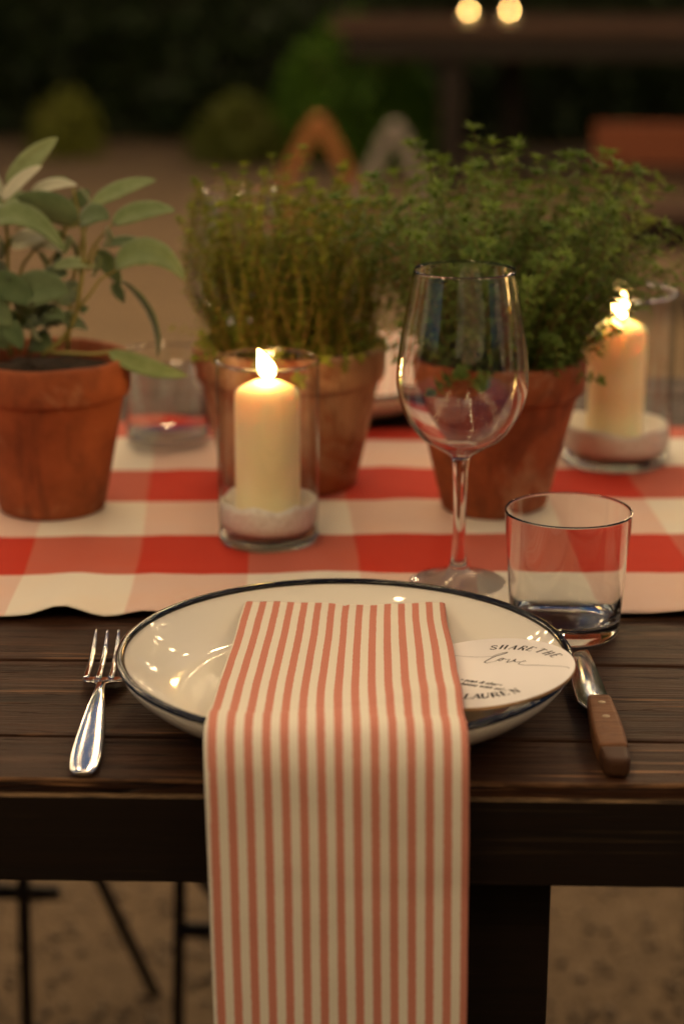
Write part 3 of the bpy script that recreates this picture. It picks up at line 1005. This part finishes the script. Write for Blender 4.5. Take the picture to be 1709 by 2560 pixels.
# ------------------------------------------------------------------ potted herbs
def make_pot(parent, rb, rr, h, band, mt, seed):
    def jit(r, z, a):
        k = 1 + .006 * noise.noise(Vector((math.cos(a) * 2 + seed, math.sin(a) * 2, z * 30)))
        return r * k, z + (.0018 * noise.noise(Vector((math.cos(a) * 1.5 + seed * 3, math.sin(a) * 1.5, 2))) if z > h - .01 else 0)
    rn = rb + (rr - .005 - rb) * .93
    prof = [(0, .002), (rb - .006, .002), (rb - .003, 0), (rb - .0008, .0012), (rb, .004), (rb + (rn - rb) * .5, (h - band) * .5), (rn, h - band - .001), (rn + .0005, h - band),
            (rr - .0030, h - band + .0006), (rr - .0015, h - band + .003), (rr - .0008, h - band + .010), (rr, h - .004), (rr - .0012, h - .0008), (rr - .004, h), (rr - .0065, h - .002), (rr - .0085, h - .03), (rb - .004, .02), (0, .02)]
    lathe('pot', prof, mt, parent, 72, jit)
    zs = h - .014
    def sj(r, z, a):
        return r, z + .006 * noise.noise(Vector((math.cos(a) * r * 90, math.sin(a) * r * 90, seed)))
    rs = rr - .0084
    lathe('soil', [(rs, zs - .012), (rs - .0005, zs - .001), (rs * .85, zs + .002), (rs * .6, zs + .003), (rs * .35, zs + .004), (rs * .15, zs + .004), (0, zs + .004)], M['soil'], parent, 48, sj)
    return zs

# sage: every leaf its own piece; positions in metres about the pot's axis
sg = thing('potted_sage', 'sage with broad felted leaves in a terracotta pot', 'potted herb', (-.2316, 1.567, TZ + .0034))
make_pot(sg, .0425, .0660, .125, .031, M['pot'], 3)
SX = 1.62 / 5100 / 2.8
def sp3(X, Y, d=0.):
    """place on the plant read off the leaf study: X across, Y down from the top, d towards the back"""
    x = (X / 2.8 - 125) * 1.62 / 5100
    z = .462 - 1.567 * math.tan(R(16.42) - math.atan((1280 - (320 + Y / 2.8)) / 5100)) + d * .0
    return Vector((x, d, z - .0034 + d * -.22))
def sage_leaf(base, tip, width, arch, mt, roll=0., d0=0., d1=0., fold=.25, arch_dir=(0, 0, 1)):
    b0, t0 = sp3(*base, d0), sp3(*tip, d1)
    ax = t0 - b0
    L = ax.length
    mid = (b0 + t0) * .5 + Vector(arch_dir) * arch * SX
    side0 = ax.normalized().cross(Vector((0, 0, 1)) if abs(ax.normalized().z) < .9 else Vector((0, 1, 0))).normalized()
    side0 = Matrix.Rotation(roll, 3, ax.normalized()) @ side0
    N, K = 14, 6
    vs, fs = [], []
    for i in range(N + 1):
        s = i / N
        c = b0 * (1 - s) ** 2 + (mid * 2 - (b0 + t0) * .5) * (2 * s * (1 - s)) + t0 * s * s
        dd = ((mid * 2 - (b0 + t0) * .5 - b0) * (1 - s) + (t0 - (mid * 2 - (b0 + t0) * .5)) * s).normalized()
        sd = (side0 - dd * side0.dot(dd)).normalized()
        nn = sd.cross(dd).normalized()
        w = .60 * width * SX * (math.sin(math.pi * min(1, s ** .8)) ** .62 * (1 - .18 * s) if 0 < s < 1 else .04)
        for k in range(-K // 2, K // 2 + 1):
            f = k / (K / 2)
            rip = .05 * math.sin(s * 24 + f * 2) * abs(f)
            vs.append(tuple(c + sd * (w * f) + nn * (w * (fold * abs(f) + rip * .5))))
    for i in range(N):
        for k in range(K):
            a_ = i * (K + 1) + k
            fs.append((a_, a_ + 1, a_ + K + 2, a_ + K + 1))
    o = mesh('leaf', vs, fs, M[mt], sg)
    so = o.modifiers.new('thick', 'SOLIDIFY')
    so.thickness = .0006
    so.use_rim = True
    return o
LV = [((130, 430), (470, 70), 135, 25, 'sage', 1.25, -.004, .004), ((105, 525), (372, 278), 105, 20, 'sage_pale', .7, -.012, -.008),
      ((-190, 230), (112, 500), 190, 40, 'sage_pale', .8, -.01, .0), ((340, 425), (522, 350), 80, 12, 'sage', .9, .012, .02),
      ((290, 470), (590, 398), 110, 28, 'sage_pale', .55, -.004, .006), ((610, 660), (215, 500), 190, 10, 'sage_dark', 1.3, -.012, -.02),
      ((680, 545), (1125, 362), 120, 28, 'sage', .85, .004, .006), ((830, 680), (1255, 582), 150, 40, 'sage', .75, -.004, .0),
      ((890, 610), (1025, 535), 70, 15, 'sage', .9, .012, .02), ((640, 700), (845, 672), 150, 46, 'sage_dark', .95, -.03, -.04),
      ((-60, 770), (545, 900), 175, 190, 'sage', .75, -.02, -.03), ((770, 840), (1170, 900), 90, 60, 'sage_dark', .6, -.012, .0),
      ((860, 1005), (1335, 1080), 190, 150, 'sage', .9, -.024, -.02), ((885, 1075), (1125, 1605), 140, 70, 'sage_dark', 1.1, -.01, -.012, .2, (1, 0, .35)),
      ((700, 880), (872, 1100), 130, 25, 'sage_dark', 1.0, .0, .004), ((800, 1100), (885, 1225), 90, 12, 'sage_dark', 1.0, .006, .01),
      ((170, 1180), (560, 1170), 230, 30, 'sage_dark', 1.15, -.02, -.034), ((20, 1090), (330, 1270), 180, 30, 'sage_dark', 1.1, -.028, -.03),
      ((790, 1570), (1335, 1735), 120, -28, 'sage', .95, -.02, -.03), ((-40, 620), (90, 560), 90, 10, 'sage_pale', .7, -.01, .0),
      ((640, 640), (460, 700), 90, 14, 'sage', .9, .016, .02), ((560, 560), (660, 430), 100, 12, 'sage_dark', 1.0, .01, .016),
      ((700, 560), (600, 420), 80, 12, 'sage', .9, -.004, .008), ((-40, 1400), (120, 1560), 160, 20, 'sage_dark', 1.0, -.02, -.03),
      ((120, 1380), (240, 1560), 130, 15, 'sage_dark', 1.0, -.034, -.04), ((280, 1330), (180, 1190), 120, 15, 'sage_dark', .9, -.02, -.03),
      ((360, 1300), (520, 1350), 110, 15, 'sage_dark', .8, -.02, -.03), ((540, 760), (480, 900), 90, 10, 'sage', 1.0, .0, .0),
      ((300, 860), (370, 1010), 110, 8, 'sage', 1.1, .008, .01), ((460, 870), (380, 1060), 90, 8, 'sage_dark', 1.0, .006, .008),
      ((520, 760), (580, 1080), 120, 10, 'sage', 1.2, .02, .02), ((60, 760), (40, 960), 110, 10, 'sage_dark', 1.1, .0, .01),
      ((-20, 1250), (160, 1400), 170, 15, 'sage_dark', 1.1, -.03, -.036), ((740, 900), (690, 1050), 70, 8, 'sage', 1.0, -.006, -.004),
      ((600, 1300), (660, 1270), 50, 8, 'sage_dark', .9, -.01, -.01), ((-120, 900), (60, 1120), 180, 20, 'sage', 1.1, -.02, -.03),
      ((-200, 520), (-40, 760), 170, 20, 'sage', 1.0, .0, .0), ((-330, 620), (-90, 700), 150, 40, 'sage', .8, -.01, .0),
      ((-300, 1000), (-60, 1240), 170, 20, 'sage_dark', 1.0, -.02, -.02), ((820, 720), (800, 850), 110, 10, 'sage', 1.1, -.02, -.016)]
rs_ = random.Random(5)
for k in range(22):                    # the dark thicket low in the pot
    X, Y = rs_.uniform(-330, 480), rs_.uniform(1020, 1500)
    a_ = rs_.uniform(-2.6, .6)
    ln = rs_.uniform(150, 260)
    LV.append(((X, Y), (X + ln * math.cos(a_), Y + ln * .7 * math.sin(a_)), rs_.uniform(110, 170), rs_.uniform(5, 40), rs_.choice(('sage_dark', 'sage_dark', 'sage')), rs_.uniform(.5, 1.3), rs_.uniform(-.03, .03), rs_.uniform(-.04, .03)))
for k in range(16):                    # fuller growth above it
    X, Y = rs_.uniform(-320, 520), rs_.uniform(480, 1000)
    a_ = rs_.choice((rs_.uniform(-.9, .3), rs_.uniform(2.6, 4.0)))
    ln = rs_.uniform(220, 340)
    LV.append(((X, Y), (X + ln * math.cos(a_), Y + ln * .7 * math.sin(a_)), rs_.uniform(95, 135), rs_.uniform(20, 70), rs_.choice(('sage', 'sage', 'sage_pale', 'sage_dark')), rs_.uniform(.5, 1.1), rs_.uniform(-.02, .035), rs_.uniform(-.03, .03)))
for L_ in LV:
    base, tip, wd, ar, mt, ro, d0, d1 = L_[:8]
    ex = L_[8:] if len(L_) > 8 else ()
    sage_leaf(base, tip, wd, ar, mt, ro, d0, d1, *ex)
for pts, r0, r1 in (([(330, 1600, -.01), (470, 1490, -.01), (560, 1340, -.01), (612, 1080, -.008), (640, 800, -.006), (600, 600, 0), (570, 430, .0)], .0024, .0012),
                    ([(590, 1270, -.01), (680, 1160, -.01), (745, 1070, -.01), (860, 1005, -.014)], .0014, .0009), ([(655, 960, -.008), (700, 850, -.01), (770, 760, -.01), (830, 685, -.006)], .0014, .0009),
                    ([(100, 1600, 0), (95, 1250, 0), (110, 800, 0), (110, 520, -.006)], .0022, .0013), ([(150, 1580, .01), (180, 1060, .004), (260, 900, .0), (370, 820, -.004)], .0016, .0010),
                    ([(200, 1600, .02), (330, 1040, .01), (440, 860, .01), (520, 640, .01)], .0018, .0011), ([(400, 1580, -.02), (560, 1586, -.024), (690, 1590, -.024), (800, 1575, -.02)], .0016, .0012),
                    ([(480, 1560, .01), (530, 1100, .012), (600, 800, .012), (690, 540, .004)], .0019, .0011), ([(-80, 1600, .0), (-120, 1000, .0), (-160, 560, .0)], .002, .0012),
                    ([(660, 1010, -.008), (700, 920, -.01), (740, 830, -.01)], .0012, .0008), ([(0, 1600, .0), (-10, 1100, .0), (-30, 780, -.01)], .0018, .001)):
    P = [sp3(a_, b2, d) for a_, b2, d in smooth_path(pts, 14)]
    tube('stem', P, [r0 + (r1 - r0) * i / 14 for i in range(15)], M['sage_stem'], sg, 8)

# fine-leaved herbs: a handful of sprigs, each copied many times
def sprig_mesh(name, L, step, ll, lw, seed, tip_whorl, bend, mats, bare=.12, droop=.3, shoots=False, wave=.02):
    r = random.Random(seed)
    vs, fs, mi = [], [], []
    nseg = 8
    ph = r.random() * 6.28
    path = []
    for i in range(nseg + 1):
        s = i / nseg
        path.append(Vector((bend * L * s * s * math.cos(ph) + wave * L * math.sin(s * 7 + ph), bend * L * s * s * math.sin(ph) + wave * L * math.cos(s * 6), L * s)))
    a_, b2 = tube_data(path, [.0007 * (1 - .65 * i / nseg) * (1 if L > .1 else .8) for i in range(nseg + 1)], 4, False)
    vs += a_
    fs += b2
    mi += [1] * len(b2)
    def at(s):
        f = s * nseg
        k = min(int(f), nseg - 1)
        return path[k].lerp(path[k + 1], f - k), (path[k + 1] - path[k]).normalized()
    def leaf(p, out, up, l, w):
        sd = out.cross(up)
        if sd.length < 1e-5:
            return
        sd.normalize()
        k = len(vs)
        m1 = p + out * (l * .45) + up * (l * .06)
        tp = p + out * l - up * (l * droop * .5)
        n_ = up * (w * .25)
        for q in (p, m1 + sd * (w * .5) + n_, m1, m1 - sd * (w * .5) + n_, tp):
            vs.append(tuple(q))
        fs.extend([(k, k + 2, k + 1), (k, k + 3, k + 2), (k + 1, k + 2, k + 4), (k + 2, k + 3, k + 4)])
        mi.extend([0] * 4)
    z = L * bare
    i = 0
    while z < L:
        p, d = at(z / L)
        az = (i % 2) * math.pi / 2 + r.uniform(-.4, .4)
        sc = .75 + .35 * r.random()
        if z > L * .9:
            sc *= .75
        for s in (0, math.pi):
            o_ = Vector((math.cos(az + s), math.sin(az + s), r.uniform(.1, .75))).normalized()
            o_ = (o_ + d * .15).normalized()
            leaf(p, o_, (d - o_ * d.dot(o_)).normalized(), ll * sc, lw * sc)
            if shoots:
                for e in range(3):
                    o2 = Vector((math.cos(az + s + r.uniform(-.9, .9)), math.sin(az + s + r.uniform(-.9, .9)), r.uniform(.3, 1.2))).normalized()
                    leaf(p + o_ * .0012, o2, (d - o2 * d.dot(o2)).normalized(), ll * sc * .55, lw * .7)
        z += step * r.uniform(.8, 1.2)
        i += 1
    p, d = at(1.)
    for k in range(tip_whorl):
        az = k * 2.4
        o_ = Vector((math.cos(az), math.sin(az), r.uniform(.5, 1.6))).normalized()
        leaf(p, o_, (d - o_ * d.dot(o_)).normalized(), ll * .75, lw)
    me = bpy.data.meshes.new(name)
    me.from_pydata(vs, [], fs)
    for m_ in mats:
        me.materials.append(m_)
    me.polygons.foreach_set('material_index', mi)
    me.update()
    return me

def plant(parent, meshes, n, rad, zs, spread, seed, pow_=.6, lean=(0, 0), smin=.75, smax=1.1, edge_short=.15, azbias=None):
    r = random.Random(seed)
    for i in range(n):
        q = math.sqrt((i + .5) / n)
        az = i * 2.39996 + r.uniform(-.3, .3)
        x, y = q * rad * math.cos(az), q * rad * math.sin(az)
        tl = spread * q ** pow_ * r.uniform(.55, 1.2)
        o = bpy.data.objects.new('sprig', r.choice(meshes))
        COL.objects.link(o)
        o.parent = parent
        o.location = (x, y, zs - .004)
        axis = Vector((-math.sin(az), math.cos(az), 0))
        o.rotation_euler = (Matrix.Rotation(lean[0], 3, 'Y') @ Matrix.Rotation(tl, 3, axis) @ Matrix.Rotation(r.random() * 6.28, 3, 'Z')).to_euler()
        s = r.uniform(smin, smax) * (1 - edge_short * q)
        o.scale = (s ** .5, s ** .5, s)
th = thing('potted_thyme', 'thyme with dense upright twigs in a weathered terracotta pot', 'potted herb', (-.0433, 1.648, TZ + .0034))
zs = make_pot(th, .056, .0800, .120, .030, M['pot_old'], 9)
tm = [sprig_mesh('thyme_sprig', .150 + .006 * (k % 5), .0068, .0092, .0040, 20 + k, 7, .03 + .05 * (k % 4), (M['thyme'], M['thyme_stem']), .10, .3, True, .05) for k in range(14)]
plant(th, tm, 210, .066, zs, R(11), 4, .9, smin=.62, smax=1.04, edge_short=.16)
tm2 = [sprig_mesh('thyme_side_sprig', .07, .0055, .0085, .0038, 60 + k, 4, .25, (M['thyme'], M['thyme_stem']), .1) for k in range(4)]
plant(th, tm2, 50, .066, zs, R(62), 8, .3, smin=.6, smax=1.0)

sv = thing('potted_savory', 'bushy winter savory with slender leaves in a terracotta pot', 'potted herb', (.1216, 1.574, TZ + .0034))
zs = make_pot(sv, .0420, .0705, .125, .029, M['pot'], 14)
sm = [sprig_mesh('savory_sprig', .165 + .006 * (k % 4), .0088, .0145, .0032, 120 + k, 9, .12 + .06 * (k % 3), (M['savory'], M['savory_stem']), .1, .5, True) for k in range(9)]
plant(sv, sm, 220, .050, zs, R(35), 14, .75, (R(4.5), 0), smin=.66, smax=1.10, edge_short=.12)
sm2 = [sprig_mesh('savory_side_sprig', .085, .0085, .0135, .0038, 160 + k, 8, .3, (M['savory'], M['savory_stem']), .08, .5, True) for k in range(4)]
plant(sv, sm2, 46, .050, zs, R(62), 18, .3, smin=.6, smax=1.0)

# ------------------------------------------------------------------ the place setting opposite (turned round)
FC = (-.01, 1.945)
def opposite(o, label, loc=None):
    c = copy_tree(o)
    c['label'] = label
    if loc:
        c.location = loc
    else:
        d = Vector(o.location) - Vector((PC[0], PC[1], 0))
        c.location = (FC[0] - d.x, FC[1] - d.y, o.location.z)
    e = o.rotation_euler.to_matrix()
    c.rotation_euler = (Matrix.Rotation(math.pi, 3, 'Z') @ e).to_euler()
    return c
opposite(plate, 'cream enamel plate with black rim across the runner, behind the thyme pot', (FC[0], FC[1], TZ + .0003))
opposite(napkin, 'folded striped napkin on the plate behind the thyme pot')
opposite(card, 'round white card on the plate behind the thyme pot')
opposite(tumbler, 'empty clear tumbler between the sage pot and the thyme pot', (-.155, 1.762, TZ + .0034))
opposite(wine, 'tall clear wine glass standing behind the thyme pot', (-.092, 1.795, TZ + .0034))

# ------------------------------------------------------------------ festoon lights over the courtyard (seen as reflections)
me_b = bpy.data.meshes.new('bulb')
vs, fs = lathe_data([(0, -.070), (.022, -.066), (.038, -.053), (.044, -.034), (.039, -.012), (.015, .012), (.011, .02), (0, .02)], 10)
me_b.from_pydata(vs, [], fs)
me_b.materials.append(M['bulb'])
me_s = bpy.data.meshes.new('socket')
vs, fs = lathe_data([(.0, .0205), (.016, .0205), (.017, .05), (.008, .06), (0, .06)], 10)
me_s.from_pydata(vs, [], fs)
me_s.materials.append(M['metal_dark'])
def festoon(a, b, n, sag, label):
    a, b = Vector(a), Vector(b)
    s = thing('string_light', label, 'string light', tuple(a), group='string lights over the courtyard')
    pts = []
    for i in range(41):
        f = i / 40
        p = a.lerp(b, f) - a
        p.z -= sag * 4 * f * (1 - f)
        pts.append(p)
    tube('cable', pts, .004, M['metal_dark'], s, 6)
    for i in range(n):
        f = (i + .5) / n
        p = a.lerp(b, f) - a
        p.z -= sag * 4 * f * (1 - f) + .066
        for nm, me in (('bulb', me_b), ('socket', me_s)):
            o = bpy.data.objects.new(nm, me)
            COL.objects.link(o)
            o.parent = s
            o.location = p
for a, b, n in (((-3.0, -2.6, 2.8), (-1.5, 9.5, 3.5), 30), ((-.9, -2.6, 2.8), (.5, 9.5, 3.5), 30),
                ((1.4, -2.6, 2.8), (2.4, 9.5, 3.5), 30), ((-4.5, 3.6, 3.0), (4.5, 3.9, 3.0), 18), ((-4.5, 5.4, 3.0), (4.5, 5.7, 3.0), 36),
                ((-4.5, 7.3, 3.0), (4.5, 7.3, 3.0), 36), ((-4.5, -.6, 3.0), (4.5, -.2, 3.0), 18)):
    festoon(a, b, n, .35, 'string of warm round bulbs hung above the dining table')
